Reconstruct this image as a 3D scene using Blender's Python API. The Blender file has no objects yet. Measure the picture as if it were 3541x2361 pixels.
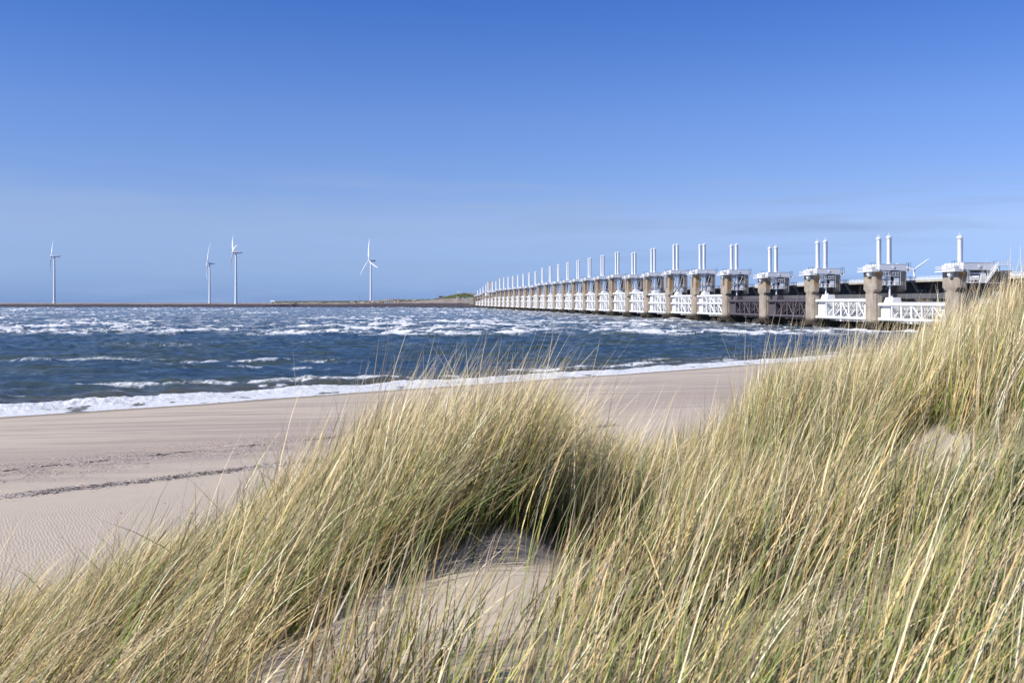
import bpy, math, random
import numpy as np
from mathutils import Matrix, Vector
R = math.radians
# ------------------------------------------------------------------ camera, world, sun, exposure
F = 3443.0; H = 9.26; CX = 1770.5; HY = 1043.0      # photograph pixels: focal length, eye height (m), centre, horizon row
scene = bpy.context.scene
cam = bpy.data.cameras.new('camera'); camo = bpy.data.objects.new('camera', cam)
scene.collection.objects.link(camo); scene.camera = camo
camo.location = (0, 0, H); camo.rotation_euler = (R(90), 0, 0)
cam.sensor_width = 36; cam.lens = 36*F/3541; cam.shift_y = -(1180.5-HY)/3541
cam.clip_start = .05; cam.clip_end = 40000
cam.dof.use_dof = True; cam.dof.focus_distance = 60; cam.dof.aperture_fstop = 10
SUN_EL = 42; SUN_AZ = 246      # compass style: 0 = +Y (view direction), clockwise; 252 = left, a little behind
world = bpy.data.worlds.new('World'); scene.world = world; world.use_nodes = True
wn = world.node_tree; wn.nodes.clear()
def wnode(t, **k):
    n = wn.nodes.new(t)
    for a, b in k.items(): setattr(n, a, b)
    return n
sky = wnode('ShaderNodeTexSky', sky_type='NISHITA', sun_disc=False, sun_elevation=R(SUN_EL), sun_rotation=R(SUN_AZ),
            altitude=0, air_density=1.0, dust_density=0.1, ozone_density=3.0)
bg = wnode('ShaderNodeBackground'); bg.inputs[1].default_value = .097
wo = wnode('ShaderNodeOutputWorld')
# faint thin cloud streaks low over the horizon and a slightly violet horizon air
tc = wnode('ShaderNodeTexCoord'); mp = wnode('ShaderNodeMapping'); mp.inputs['Scale'].default_value = (3.0, 3.0, 42); mp.inputs['Location'].default_value = (.8, 1.7, .4)
wn.links.new(tc.outputs['Generated'], mp.inputs[0])
no = wnode('ShaderNodeTexNoise'); no.inputs['Scale'].default_value = 1.3; no.inputs['Detail'].default_value = 6; no.inputs['Roughness'].default_value = .55
wn.links.new(mp.outputs[0], no.inputs[0])
cr = wnode('ShaderNodeMapRange'); cr.inputs[1].default_value = .46; cr.inputs[2].default_value = .68; wn.links.new(no.outputs[0], cr.inputs[0])
sp = wnode('ShaderNodeSeparateXYZ'); wn.links.new(tc.outputs['Generated'], sp.inputs[0])
b1 = wnode('ShaderNodeMapRange', interpolation_type='SMOOTHSTEP'); b1.inputs[1].default_value = .15; b1.inputs[2].default_value = .08; wn.links.new(sp.outputs[2], b1.inputs[0])
mu = wnode('ShaderNodeMath', operation='MULTIPLY'); wn.links.new(cr.outputs[0], mu.inputs[0]); wn.links.new(b1.outputs[0], mu.inputs[1])
mu2 = wnode('ShaderNodeMath', operation='MULTIPLY'); wn.links.new(mu.outputs[0], mu2.inputs[0]); mu2.inputs[1].default_value = .85
ramp = wnode('ShaderNodeValToRGB'); wn.links.new(sp.outputs[2], ramp.inputs[0])
SKYTINT = [(0.0, (.28, .49, 1.28)), (.03, (.44, .60, 1.2)), (.075, (.68, .72, 1.09)), (.12, (.63, .72, 1.11)), (.18, (.60, .73, 1.16)), (.29, (.365, .62, 1.18)), (.6, (.34, .60, 1.15))]
els = ramp.color_ramp.elements
els[0].position = 0; els[0].color = (*SKYTINT[0][1], 1); els[1].position = SKYTINT[-1][0]; els[1].color = (*SKYTINT[-1][1], 1)
for p, c in SKYTINT[1:-1]:
    e = els.new(p); e.color = (*c, 1)
tint = wnode('ShaderNodeMix', data_type='RGBA', blend_type='MULTIPLY'); tint.inputs[0].default_value = 1
wn.links.new(sky.outputs[0], tint.inputs[6]); wn.links.new(ramp.outputs[0], tint.inputs[7])
cmix = wnode('ShaderNodeMix', data_type='RGBA'); wn.links.new(mu2.outputs[0], cmix.inputs[0]); wn.links.new(tint.outputs[2], cmix.inputs[6])
cmix.inputs[7].default_value = (2.75, 3.95, 6.5, 1)
wn.links.new(cmix.outputs[2], bg.inputs[0]); wn.links.new(bg.outputs[0], wo.inputs[0])
sun = bpy.data.lights.new('sun', 'SUN'); suno = bpy.data.objects.new('sun', sun); scene.collection.objects.link(suno)
sun.energy = 5.0; sun.angle = R(.55); sun.color = (1, .95, .875)
sd = Vector((math.sin(R(SUN_AZ))*math.cos(R(SUN_EL)), math.cos(R(SUN_AZ))*math.cos(R(SUN_EL)), math.sin(R(SUN_EL))))
suno.rotation_euler = sd.to_track_quat('Z', 'Y').to_euler(); suno.location = (-60, -60, 80)
scene.view_settings.view_transform = 'Standard'; scene.view_settings.look = 'None'
scene.view_settings.exposure = 0.25; scene.view_settings.gamma = 1.0
# ------------------------------------------------------------------ numpy helpers
rng = np.random.default_rng(7); random.seed(7)
_T = np.random.default_rng(3).random((256, 256))
def vn(x, y, s=0):                                   # value noise 0..1
    x = x + s*17.31; y = y + s*9.77
    xi = np.floor(x).astype(np.int64); yi = np.floor(y).astype(np.int64)
    fx = x-xi; fy = y-yi; fx = fx*fx*(3-2*fx); fy = fy*fy*(3-2*fy)
    a = _T[xi & 255, yi & 255]; b = _T[(xi+1) & 255, yi & 255]; c = _T[xi & 255, (yi+1) & 255]; d = _T[(xi+1) & 255, (yi+1) & 255]
    return a+(b-a)*fx+(c-a)*fy+(a-b-c+d)*fx*fy
def fbm(x, y, o=4, s=0, g=.5):
    r = 0; a = 1; t = 0
    for k in range(o):
        r = r+a*vn(x*2**k, y*2**k, s+k*3); t += a; a *= g
    return r/t
def ss(e0, e1, x):
    t = np.clip((x-e0)/(e1-e0), 0, 1); return t*t*(3-2*t)
# ------------------------------------------------------------------ objects
def tag(o, label=None, cat=None, group=None, kind=None):
    if label: o['label'] = label
    if cat: o['category'] = cat
    if group: o['group'] = group
    if kind: o['kind'] = kind
    return o
def empty(name, loc=(0, 0, 0), rz=0):
    o = bpy.data.objects.new(name, None); scene.collection.objects.link(o)
    o.location = loc; o.rotation_euler = (0, 0, rz); o.empty_display_size = .5; return o
def link(name, me, parent=None, loc=None):
    o = bpy.data.objects.new(name, me); scene.collection.objects.link(o)
    if parent: o.parent = parent
    if loc: o.location = loc
    return o
def np_mesh(name, co, faces, mat, smooth=False, attrs=None):
    me = bpy.data.meshes.new(name)
    n = len(co); k = faces.shape[1]; m = len(faces)
    me.vertices.add(n); me.vertices.foreach_set('co', np.ascontiguousarray(co, dtype=np.float32).ravel())
    me.loops.add(m*k); me.loops.foreach_set('vertex_index', np.ascontiguousarray(faces, dtype=np.int32).ravel())
    me.polygons.add(m); me.polygons.foreach_set('loop_start', np.arange(0, m*k, k, dtype=np.int32))
    me.polygons.foreach_set('use_smooth', np.full(m, smooth))
    me.update(calc_edges=True)
    for an, (typ, arr) in (attrs or {}).items():
        at = me.attributes.new(an, typ, 'POINT')
        at.data.foreach_set('value' if typ == 'FLOAT' else ('color' if typ == 'FLOAT_COLOR' else 'vector'), np.ascontiguousarray(arr, dtype=np.float32).ravel())
    me.materials.append(mat)
    return me
def grid_faces(nr, nc):
    i = np.arange(nr-1)[:, None]*nc+np.arange(nc-1)[None]; i = i.ravel()
    return np.stack([i, i+1, i+nc+1, i+nc], 1)
class MB:
    def __init__(s): s.v = []; s.f = []; s.sm = []
    def add(s, vs, fs, sm=False):
        b = len(s.v); s.v += [tuple(v) for v in vs]; s.f += [tuple(b+i for i in f) for f in fs]; s.sm += [sm]*len(fs); return s
    def box(s, x0, x1, y0, y1, z0, z1):
        return s.add([(x0, y0, z0), (x1, y0, z0), (x1, y1, z0), (x0, y1, z0), (x0, y0, z1), (x1, y0, z1), (x1, y1, z1), (x0, y1, z1)],
                     [(3, 2, 1, 0), (4, 5, 6, 7), (0, 1, 5, 4), (1, 2, 6, 5), (2, 3, 7, 6), (3, 0, 4, 7)])
    def frustum(s, b, t, z0, z1):                     # b, t = (x0,x1,y0,y1)
        v = [(b[0], b[2], z0), (b[1], b[2], z0), (b[1], b[3], z0), (b[0], b[3], z0), (t[0], t[2], z1), (t[1], t[2], z1), (t[1], t[3], z1), (t[0], t[3], z1)]
        return s.add(v, [(3, 2, 1, 0), (4, 5, 6, 7), (0, 1, 5, 4), (1, 2, 6, 5), (2, 3, 7, 6), (3, 0, 4, 7)])
    def tube(s, a, b, r, r2=None, n=10, cap=True):
        a = Vector(a); b = Vector(b); r2 = r if r2 is None else r2; d = (b-a).normalized()
        u = d.orthogonal().normalized(); w = d.cross(u); vs = []
        for p, q in ((a, r), (b, r2)):
            for k in range(n):
                t = 2*math.pi*k/n; vs.append(p+u*(q*math.cos(t))+w*(q*math.sin(t)))
        s.add(vs, [(k, (k+1) % n, n+(k+1) % n, n+k) for k in range(n)], n > 4)
        if cap:
            s.add(vs[:n], [tuple(range(n))[::-1]]); s.add(vs[n:], [tuple(range(n))])
        return s
    def prism(s, poly, z0, z1):                       # poly counter-clockwise in x,y
        n = len(poly); vs = [(x, y, z0) for x, y in poly]+[(x, y, z1) for x, y in poly]
        return s.add(vs, [tuple(range(n))[::-1], tuple(range(n, 2*n))]+[(k, (k+1) % n, n+(k+1) % n, n+k) for k in range(n)])
    def prismy(s, poly, y0, y1):                      # poly in x,z extruded along y
        n = len(poly); vs = [(x, y0, z) for x, z in poly]+[(x, y1, z) for x, z in poly]
        return s.add(vs, [tuple(range(n)), tuple(range(n, 2*n))[::-1]]+[((k+1) % n, k, n+k, n+(k+1) % n) for k in range(n)])
    def sy(s, k): s.v = [(x, y*k, z) for x, y, z in s.v]; return s
    def mesh(s, name, mat):
        me = bpy.data.meshes.new(name); me.from_pydata(s.v, [], s.f); me.update()
        me.polygons.foreach_set('use_smooth', s.sm); me.materials.append(mat); return me
    def build(s, name, mat, parent=None, loc=None): return link(name, s.mesh(name, mat), parent, loc)
# ------------------------------------------------------------------ materials
class NT:
    def __init__(s, name):
        s.m = bpy.data.materials.new(name); s.m.use_nodes = True; s.t = s.m.node_tree; s.t.nodes.clear()
        s.out = s.t.nodes.new('ShaderNodeOutputMaterial')
    def n(s, t, **k):
        n = s.t.nodes.new(t)
        for a, b in k.items(): setattr(n, a, b)
        return n
    def put(s, sock, v):
        if hasattr(v, 'is_output') or isinstance(v, bpy.types.NodeSocket): s.t.links.new(v, sock)
        elif isinstance(v, (tuple, list)) and len(v) == 3 and sock.type == 'RGBA': sock.default_value = (*v, 1)
        else: sock.default_value = v
    def noise(s, vec, scale, detail=4, rough=.5, dist=0):
        n = s.n('ShaderNodeTexNoise'); s.put(n.inputs['Scale'], scale); s.put(n.inputs['Detail'], detail); s.put(n.inputs['Roughness'], rough); s.put(n.inputs['Distortion'], dist)
        if vec is not None: s.put(n.inputs['Vector'], vec)
        return n.outputs[0]
    def mapping(s, vec, scale=(1, 1, 1), rot=(0, 0, 0), loc=(0, 0, 0)):
        n = s.n('ShaderNodeMapping'); s.put(n.inputs[0], vec); n.inputs['Scale'].default_value = scale; n.inputs['Rotation'].default_value = rot; n.inputs['Location'].default_value = loc
        return n.outputs[0]
    def rng(s, v, a, b, c=0, d=1, smooth=True):
        n = s.n('ShaderNodeMapRange', interpolation_type='SMOOTHSTEP' if smooth else 'LINEAR')
        for i, q in enumerate((v, a, b, c, d)): s.put(n.inputs[i], q)
        return n.outputs[0]
    def math(s, op, a, b=0):
        n = s.n('ShaderNodeMath', operation=op); s.put(n.inputs[0], a); s.put(n.inputs[1], b); return n.outputs[0]
    def mix(s, f, a, b, blend='MIX'):
        n = s.n('ShaderNodeMix', data_type='RGBA', blend_type=blend); s.put(n.inputs[0], f); s.put(n.inputs[6], a); s.put(n.inputs[7], b); return n.outputs[2]
    def bump(s, h, strength=.3, dist=.05, normal=None):
        n = s.n('ShaderNodeBump'); s.put(n.inputs['Strength'], strength); s.put(n.inputs['Distance'], dist); s.put(n.inputs['Height'], h)
        if normal is not None: s.put(n.inputs['Normal'], normal)
        return n.outputs[0]
    def bsdf(s, col, rough=.6, normal=None, spec=.5, metal=0):
        n = s.n('ShaderNodeBsdfPrincipled'); s.put(n.inputs['Base Color'], col); s.put(n.inputs['Roughness'], rough)
        s.put(n.inputs['Specular IOR Level'], spec); s.put(n.inputs['Metallic'], metal)
        if normal is not None: s.put(n.inputs['Normal'], normal)
        return n
    def done(s, sh): s.t.links.new(sh, s.out.inputs[0]); return s.m
    def obj(s): return s.n('ShaderNodeTexCoord').outputs['Object']
    def pos(s): return s.n('ShaderNodeNewGeometry').outputs['Position']
    def sep(s, v): n = s.n('ShaderNodeSeparateXYZ'); s.put(n.inputs[0], v); return n.outputs
    def attr(s, name): return s.n('ShaderNodeAttribute', attribute_name=name).outputs
def paint(name, col, dirt=(.30, .22, .14), amount=.35, rough=.45, sc=.5):
    q = NT(name); v = q.pos()
    streak = q.noise(q.mapping(v, (1.6, 1.6, .12)), 1.0*sc*2, 5, .65); blot = q.noise(v, sc, 4, .6)
    f = q.math('MULTIPLY', q.rng(streak, .48, .78), q.rng(blot, .35, .75, 0, amount))
    return q.done(q.bsdf(q.mix(f, col, dirt), rough).outputs[0])
def plain(name, col, rough=.6, var=.25, sc=2.0):
    q = NT(name); n = q.noise(q.pos(), sc, 5, .6)
    return q.done(q.bsdf(q.mix(q.rng(n, .3, .7, 0, 1), tuple(c*(1-var) for c in col), tuple(min(.9, c*(1+var)) for c in col)), rough).outputs[0])
M = {}
M['white'] = paint('white_paint', (.80, .80, .79), amount=.16)
M['skin'] = paint('skin_plate_shaded_paint', (.60, .61, .60), (.30, .24, .16), .6)  # white plate greyed and mottled: shading between the tubes put into the colour
M['box'] = paint('hoist_box_paint', (.74, .75, .76), (.42, .40, .36), .25)
M['dark'] = paint('rusty_dark_paint', (.085, .072, .085), (.17, .09, .06), .9, .6, 1.5)
M['grey'] = paint('grey_steel', (.10, .11, .13), amount=.3)
M['rail'] = plain('rail_paint', (.78, .78, .77), .5, .05)
M['pole'] = plain('black_steel', (.03, .03, .035), .5)
M['turb'] = plain('turbine_white', (.76, .77, .78), .4, .03, .05)
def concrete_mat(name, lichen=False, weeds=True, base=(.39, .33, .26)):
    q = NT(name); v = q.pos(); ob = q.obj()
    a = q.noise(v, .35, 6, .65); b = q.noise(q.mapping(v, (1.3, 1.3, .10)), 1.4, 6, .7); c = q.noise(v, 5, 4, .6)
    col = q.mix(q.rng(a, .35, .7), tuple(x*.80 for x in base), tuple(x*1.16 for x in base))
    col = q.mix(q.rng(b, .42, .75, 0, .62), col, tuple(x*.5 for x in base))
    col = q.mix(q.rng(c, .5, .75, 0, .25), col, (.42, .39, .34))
    if lichen:
        l = q.noise(v, .55, 5, .62); o = q.sep(ob)
        near = q.math('MULTIPLY', q.rng(o[1], -3.80, -3.93), q.rng(o[2], 13.2, 16.5))
        f = q.math('MULTIPLY', q.rng(l, .38, .54), near)
        col = q.mix(q.math('MULTIPLY', f, .8), col, (.36, .18, .03))
    if weeds:
        z = q.sep(v)[2]; zz = q.math('ADD', z, q.math('MULTIPLY', q.noise(v, 1.2, 4, .6), 2.2))
        w = q.rng(zz, 4.9, 3.6)
        col = q.mix(w, col, q.mix(q.rng(q.noise(v, 2.4, 4, .6), .4, .62), (.035, .03, .022), (.12, .10, .075)))
    return q.done(q.bsdf(col, .85, q.bump(q.noise(v, 2.2, 6, .7), .35, .12), .25).outputs[0])
M['conc'] = concrete_mat('weathered_concrete', lichen=False)
M['lich'] = concrete_mat('lichened_concrete', lichen=True)
M['beam'] = concrete_mat('shaded_beam_concrete', base=(.11, .11, .115))  # darkened concrete, the beam's shade is painted into its base colour
M['deck'] = concrete_mat('bridge_concrete', weeds=False, base=(.46, .42, .35))
M['gird'] = concrete_mat('shaded_girder_concrete', weeds=False, base=(.10, .095, .09))  # darkened concrete, shade under the deck overhang put into the colour
# ------------------------------------------------------------------ ground: beach and dune, one sheet
def inland(x, y): return (x+41)*.653-(y-80)*.758
PX = np.array([-900, -400, 0, 600, 1000, 1300, 1750, 1980, 2150, 2450, 2650, 3000, 3300, 3541, 4100, 4700], float)
DD = np.array([0, 2.5, 4, 5.5, 7, 9, 11, 14, 18, 24, 32, 45, 60], float)
PZ = np.array([
 [7.6, 7.2, 6.7, 6.1, 5.4, 4.5, 3.7, 2.7, 1.9, 1, 0, -1, -2],
 [7.6, 7.5, 7.3, 6.9, 6.45, 5.5, 4.2, 3.0, 2.0, 1, 0, -1, -2],
 [7.7, 7.65, 7.45, 7.15, 6.8, 6.05, 5.0, 3.4, 2.2, 1, 0, -1, -2],
 [7.7, 7.7, 7.55, 7.4, 7.18, 6.6, 5.5, 3.9, 2.3, 1, 0, -1, -2],
 [7.75, 7.75, 7.68, 7.55, 7.38, 6.85, 6.1, 4.5, 2.5, 1.2, 0, -1, -2],
 [7.8, 7.8, 7.72, 7.74, 7.78, 7.46, 6.7, 4.9, 2.8, 1.4, 0, -1, -2],
 [7.8, 7.8, 7.78, 7.85, 7.98, 7.72, 7.0, 5.1, 3.0, 1.5, 0, -1, -2],
 [7.8, 7.8, 7.8, 7.83, 7.58, 7.32, 6.95, 5.4, 3.0, 1.5, 0, -1, -2],
 [7.8, 7.8, 7.8, 7.80, 7.55, 7.36, 7.05, 5.6, 3.2, 1.8, 0, -1, -2],
 [7.8, 7.82, 7.82, 7.82, 7.68, 7.5, 7.25, 6.6, 5.3, 3.5, 2, 0, -2],
 [7.8, 7.83, 7.85, 7.88, 7.88, 7.85, 7.75, 7.4, 6.6, 5.0, 3, 1, -2],
 [7.8, 7.85, 7.92, 8.0, 8.08, 8.08, 8.0, 7.8, 7.4, 6.4, 5, 2.5, 0],
 [7.8, 7.9, 8.0, 8.18, 8.35, 8.41, 8.43, 8.4, 8.0, 7.4, 6.4, 4, 1],
 [7.85, 7.95, 8.08, 8.3, 8.50, 8.63, 8.70, 8.70, 8.5, 7.8, 7, 4.5, 2],
 [7.9, 8.0, 8.2, 8.45, 8.72, 8.9, 9.0, 9.05, 8.95, 8.3, 7.5, 5, 3],
 [7.9, 8.1, 8.3, 8.6, 8.8, 9.0, 9.1, 9.2, 9.1, 8.6, 8, 6, 4]])
PT = (PX-CX)/F
def smoothw(t): return t*t*(3-2*t)
def dune(x, y):
    ye = np.maximum(y, 1.6); t = np.clip(x/ye, PT[0], PT[-1]-1e-6); d = np.clip(y, 0, 59.9)
    i = np.clip(np.searchsorted(PT, t, 'right')-1, 0, len(PT)-2); j = np.clip(np.searchsorted(DD, d, 'right')-1, 0, len(DD)-2)
    a = smoothw((t-PT[i])/(PT[i+1]-PT[i])); b = (d-DD[j])/(DD[j+1]-DD[j])
    z = (PZ[i, j]*(1-a)+PZ[i+1, j]*a)*(1-b)+(PZ[i, j+1]*(1-a)+PZ[i+1, j+1]*a)*b
    return z-.12*np.maximum(0, y-58)
def beach(x, y):
    w = inland(x, y)+1.6*(vn(x/23, y/23, 5)-.5)*np.clip(1, 0, 1)
    z = np.interp(w, [-140, -60, -20, 0, 6, 20, 37, 45, 60, 75, 95, 400], [-6, -3, -1.0, 0, .33, .8, 1.4, 1.68, 2.0, 2.35, 3.0, 3.4])
    d2 = np.hypot((x-215)/62, (y-262)/30)
    return np.maximum(z, 8.0*ss(1.25, .75, d2)-1.5)
def ground(x, y):
    a = dune(x, y); b = beach(x, y); k = .35
    h = np.clip(.5+.5*(a-b)/k, 0, 1); z = b+(a-b)*h+k*h*(1-h)
    near = ss(40, 20, y)
    z = z+near*(.10*(fbm(x*.9, y*.9, 4, 1)-.5)*ss(2.4, 3.4, z))
    return z+.05*(fbm(x*.12, y*.12, 3, 9)-.5)
def patches(x, y):                                   # bare sand, 0..1
    n = .35*(fbm(x*2.1, y*2.1, 3, 21)-.5)
    p = 0*x
    for cx, cy, rx, ry, an in ((-.15, 5.15, 1.3, .55, .87), (.40, 5.75, .50, .20, .5), (-.72, 4.5, .60, .28, .6), (2.95, 5.75, .80, .50, .3), (2.75, 6.75, .34, .75, -.5)):
        c, s = math.cos(an), math.sin(an); u = (x-cx)*c+(y-cy)*s; v = -(x-cx)*s+(y-cy)*c
        p = np.maximum(p, ss(1.25, .8, np.hypot(u/rx, v/ry)+n))
    return p
q = NT('sand'); v = q.pos(); at = q.attr('w'); w = at[2]
big = q.noise(v, .12, 5, .6)
streaks = q.noise(q.mapping(v, (.05, .55, 1), (0, 0, R(9))), 1.0, 6, .62, .6)
dry = (.47, .40, .312); damp = (.315, .268, .225); wet = (.19, .15, .115)
wj = q.math('ADD', w, q.math('MULTIPLY', q.math('SUBTRACT', big, .5), 9))
zone = q.math('MULTIPLY', q.rng(wj, 4, 12), q.rng(wj, 47, 38))
col = q.mix(q.math('MULTIPLY', q.rng(streaks, .56, .42), zone), dry, damp)
col = q.mix(q.math('MULTIPLY', q.rng(wj, 22, 34), q.rng(wj, 44, 36, 0, .65)), col, (.325, .255, .215))
wetn = q.math('ADD', w, q.math('MULTIPLY', q.noise(v, .3, 3, .5), 2.2))
col = q.mix(q.rng(wetn, 6.5, 2.6), col, wet)
shell = q.noise(v, 9.0, 2, .5)
sband = q.math('MAXIMUM', q.math('MULTIPLY', q.rng(wj, 27, 35), q.rng(wj, 43, 38)), q.math('MULTIPLY', q.rng(w, 42.5, 44.2), q.rng(w, 46.8, 45.3)))
col = q.mix(q.math('MULTIPLY', q.rng(shell, .60, .70, 0, .6), sband), col, (.60, .55, .52))
col = q.mix(q.math('MULTIPLY', q.rng(q.noise(v, 6.3, 2, .5), .60, .68, 0, .7), sband), col, (.14, .10, .085))
fine = q.noise(v, 160, 3, .6); col = q.mix(q.rng(fine, .35, .65, 0, .3), col, (.54, .47, .38))
col = q.mix(q.rng(q.noise(v, 1.1, 5, .6), .3, .7, 0, .22), col, (.36, .315, .27))
wv = q.n('ShaderNodeTexWave', wave_type='BANDS', bands_direction='X', wave_profile='SIN'); q.put(wv.inputs['Vector'], q.math('MULTIPLY', 1, 1) if False else q.mapping(v, (1, .75, 1), (0, 0, R(-38))))
for nm, val in (('Scale', 3.0), ('Distortion', 9.0), ('Detail', 4), ('Detail Scale', 1.3)): q.put(wv.inputs[nm], val)
rip = q.math('MULTIPLY', wv.outputs['Fac'], q.rng(w, 46, 51))
zz = q.sep(v)[2]
rip = q.math('MULTIPLY', rip, q.rng(zz, 3.2, 2.5))
b0 = q.bump(q.noise(v, 22, 5, .7), .5, .012)
b1_ = q.bump(rip, .33, .03, b0)
col = q.mix(q.math('MULTIPLY', q.rng(wv.outputs['Fac'], .35, .0), q.math('MULTIPLY', q.rng(w, 46, 51), q.rng(zz, 3.2, 2.5, 0, .16))), col, (.24, .20, .17))
lt = q.attr('litter_shade')[2]
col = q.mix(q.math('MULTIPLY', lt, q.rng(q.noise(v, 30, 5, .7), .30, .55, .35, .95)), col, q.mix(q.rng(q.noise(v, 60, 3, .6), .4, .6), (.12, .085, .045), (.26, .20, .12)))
M['sand'] = q.done(q.bsdf(col, .92, b1_, .08).outputs[0])
nr, nc = 760, 620
Dr = np.concatenate([[-60, -20, -6, -2, -.6], np.geomspace(.5, 420, nr-5)])
tt = np.linspace(-1, 1, nc); tt = np.sign(tt)*(.62*np.abs(tt)+1.6*np.abs(tt)**6)
Yg = np.repeat(Dr[:, None], nc, 1); Xg = tt[None]*(np.maximum(Yg, 0)+6+np.maximum(-Yg, 0)*2)
Zg = ground(Xg, Yg)
Wg = inland(Xg, Yg)+1.6*(vn(Xg/23, Yg/23, 5)-.5)
litter_shade = ss(3.4, 5.0, Zg+.8*(fbm(Xg*1.2, Yg*1.2, 3, 14)-.5))*(1-patches(Xg, Yg))*ss(.25, .5, fbm(Xg*1.6, Yg*1.6, 3, 15))*(1-.7*ss(-1.55, -1.0, Xg)*ss(.55, .0, Xg)*ss(5.4, 4.6, Yg))*ss(42, 30, Yg)  # brown dead-grass litter, also darkening the ground as painted shade between blades
me = np_mesh('beach', np.stack([Xg, Yg, Zg], -1).reshape(-1, 3), grid_faces(nr, nc), M['sand'], True, {'w': ('FLOAT', Wg.ravel()), 'litter_shade': ('FLOAT', litter_shade.ravel())})
tag(link('beach', me), 'pale sandy beach rising into the grassy dune', kind='structure')
# seabed sheet running on to the horizon
sb = MB(); sb.add([(-30000, 380, -6.5), (30000, 380, -6.5), (30000, 30000, -6.5), (-30000, 30000, -6.5)], [(0, 1, 2, 3)])
tag(sb.build('seabed', M['sand']), 'sandy seabed under the water', kind='structure')
# ------------------------------------------------------------------ sea
nr, nc = 1000, 1700
rows = np.linspace(1, 0, nr); inv = (1/1760)+(1/52-1/1760)*rows; Yw = (1/inv)
tcol = np.linspace(-.66, .66, nc)
Y = np.repeat(Yw[:, None], nc, 1); X = tcol[None]*Y
W = inland(X, Y)+1.6*(vn(X/23, Y/23, 5)-.5)
Zw = np.zeros_like(Y)
r2 = np.random.default_rng(11)
race = ss(252, 285, Y+14*(fbm(X/60, Y*0+.3, 3, 2)-.5))*ss(1740, 1500, Y)*.5+.5*ss(252, 285, Y+10*(vn(X/40, Y*0, 4)-.5))
for k in range(46):
    lam = 1.1*(13/1.1)**(k/45); th = r2.normal(1.25, .55); amp = .0094*lam**.80
    kx, ky = math.cos(th)*2*math.pi/lam, math.sin(th)*2*math.pi/lam
    fade = ss(.9, .25, (Y*Y/31881*.29)/lam) if lam < 8 else 1
    Zw += amp*np.sin(kx*X+ky*Y+r2.uniform(0, 6.28)+1.5*vn(X/30, Y/30, k % 5))*fade
shore = ss(1.0, -14, W)
Zw *= shore
chop = fbm(X/9, Y/26, 4, 31, .62)
chop2 = fbm(X/4, Y/12, 4, 37, .62)
Zw += race*(1.1*(chop-.5)+.45*(chop2-.5))
crest = np.abs(fbm(X/17+.4*chop2, Y/32, 4, 41, .6)-.5)
ridge = 1-np.clip(crest/.075, 0, 1)
patch = fbm(X/45, Y/150, 4, 51, .6)
f_race = race*ss(.30, .80, ridge*.62+1.1*(patch-.42)+.75*(chop2-.5)+.45*(chop-.5))
# bright rim where the tidal race meets the smooth water
edge = np.exp(-((Y-292-22*(vn(X/38, X*0, 8)-.5))/22)**2)
f_race = np.maximum(f_race, edge*ss(.44, .60, fbm(X/8, Y/15, 5, 61, .68)+.16*(vn(X/60, X*0+2, 3)-.45)))
Zw += .8*edge*fbm(X/7, Y/14, 3, 65)
Zw += .35*f_race
# separate foam lines on the smooth water
foam = f_race
def line(y0, x0, x1, th, s, slope=0, amt=1, brk=.5):
    global foam, Zw
    yy = y0+slope*(X-x0)+1.2*(vn(X/9, X*0+s, s)-.5)*th*2
    m = np.exp(-((Y-yy)/th)**2)*ss(x0-6, x0+3, X)*ss(x1+6, x1-3, X)
    n = fbm(X/3.5, Y/4.5, 4, s+70, .62)+.5*(vn(X/16, X*0+s, s+2)-.5)
    foam = np.maximum(foam, amt*m*ss(brk-.07, brk+.1, n)); Zw += .22*m*n
line(151, -55, -24, 4.0, 1, .02, .62, .49); line(158, -80, -56, 4, 2, 0, .6, .54)
line(111.5, -58, -38, 1.7, 3, .03, .62, .47); line(113, -36, -8, 2.0, 4, .06, .66, .46); line(115.5, -30, -12, 1.2, 14, .05, .55, .5); line(138, -52, -22, 2, 5, .05, .6, .54)
line(129, -60, -44, 2, 6, .0, .6, .54); line(118, -20, 6, 2, 7, .3, .7, .52); line(135, 8, 34, 2, 9, .7, .8, .5); line(163, -20, 2, 5, 10, .0, .4, .56)
line(215, -90, -20, 12, 12, 0, .35, .60)
# shore break
Wb = W+.9*(vn(X/6, Y/6, 81)-.5)+.35*(vn(X/1.7, Y/1.7, 82)-.5)
along = (X+41)*.758+(Y-80)*.653
bs = 1-.45*ss(28, 70, along)
bw = 1-.3*ss(20, 60, along)
gap = .60+.5*vn(along/7, along*0, 83)
br = np.exp(-((Wb+5.2*bw)/(1.7*bw))**2)
lump = .55*fbm(X/.55, Y/.55, 4, 85, .65)+.45*fbm(X/2.6, Y/2.6, 3, 86, .6)
Zw += bs*gap*br*(.52+.62*(lump-.35))
swell = np.exp(-((Wb+10.5)/2.6)**2); Zw += .30*swell*bs
f_br = ss(-8.4, -6.2, Wb/bw*1.0)*ss(1.2, .1, Wb)
f_br = f_br*np.where(Wb > -3.4*bw, ss(.30, .52, fbm(X/2.4, Y/2.4, 4, 87, .6)+.10), 1.0)
top = (Wb < -6.2*bw)&(Wb > -9*bw)
f_br = np.where(top, ss(-8.6, -6.6, Wb/bw+2.5*(lump-.5)), f_br)
foam = np.maximum(foam, np.clip(f_br, 0, 1))
behind = ss(-26, -9, W)*ss(-6, -9, W)*ss(.60, .70, fbm(X/5, Y/3, 4, 91, .6))
foam = np.maximum(foam, .7*behind)
Zw = Zw*ss(2.5, -1.5, W)+.02*ss(-1, 0, W)
q = NT('sea_water'); v = q.pos(); fo = q.attr('foam')[2]; dp = q.attr('depth')[2]
fn = q.noise(q.mapping(v, (1, .33, 1)), 2.2, 8, .80)
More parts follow.
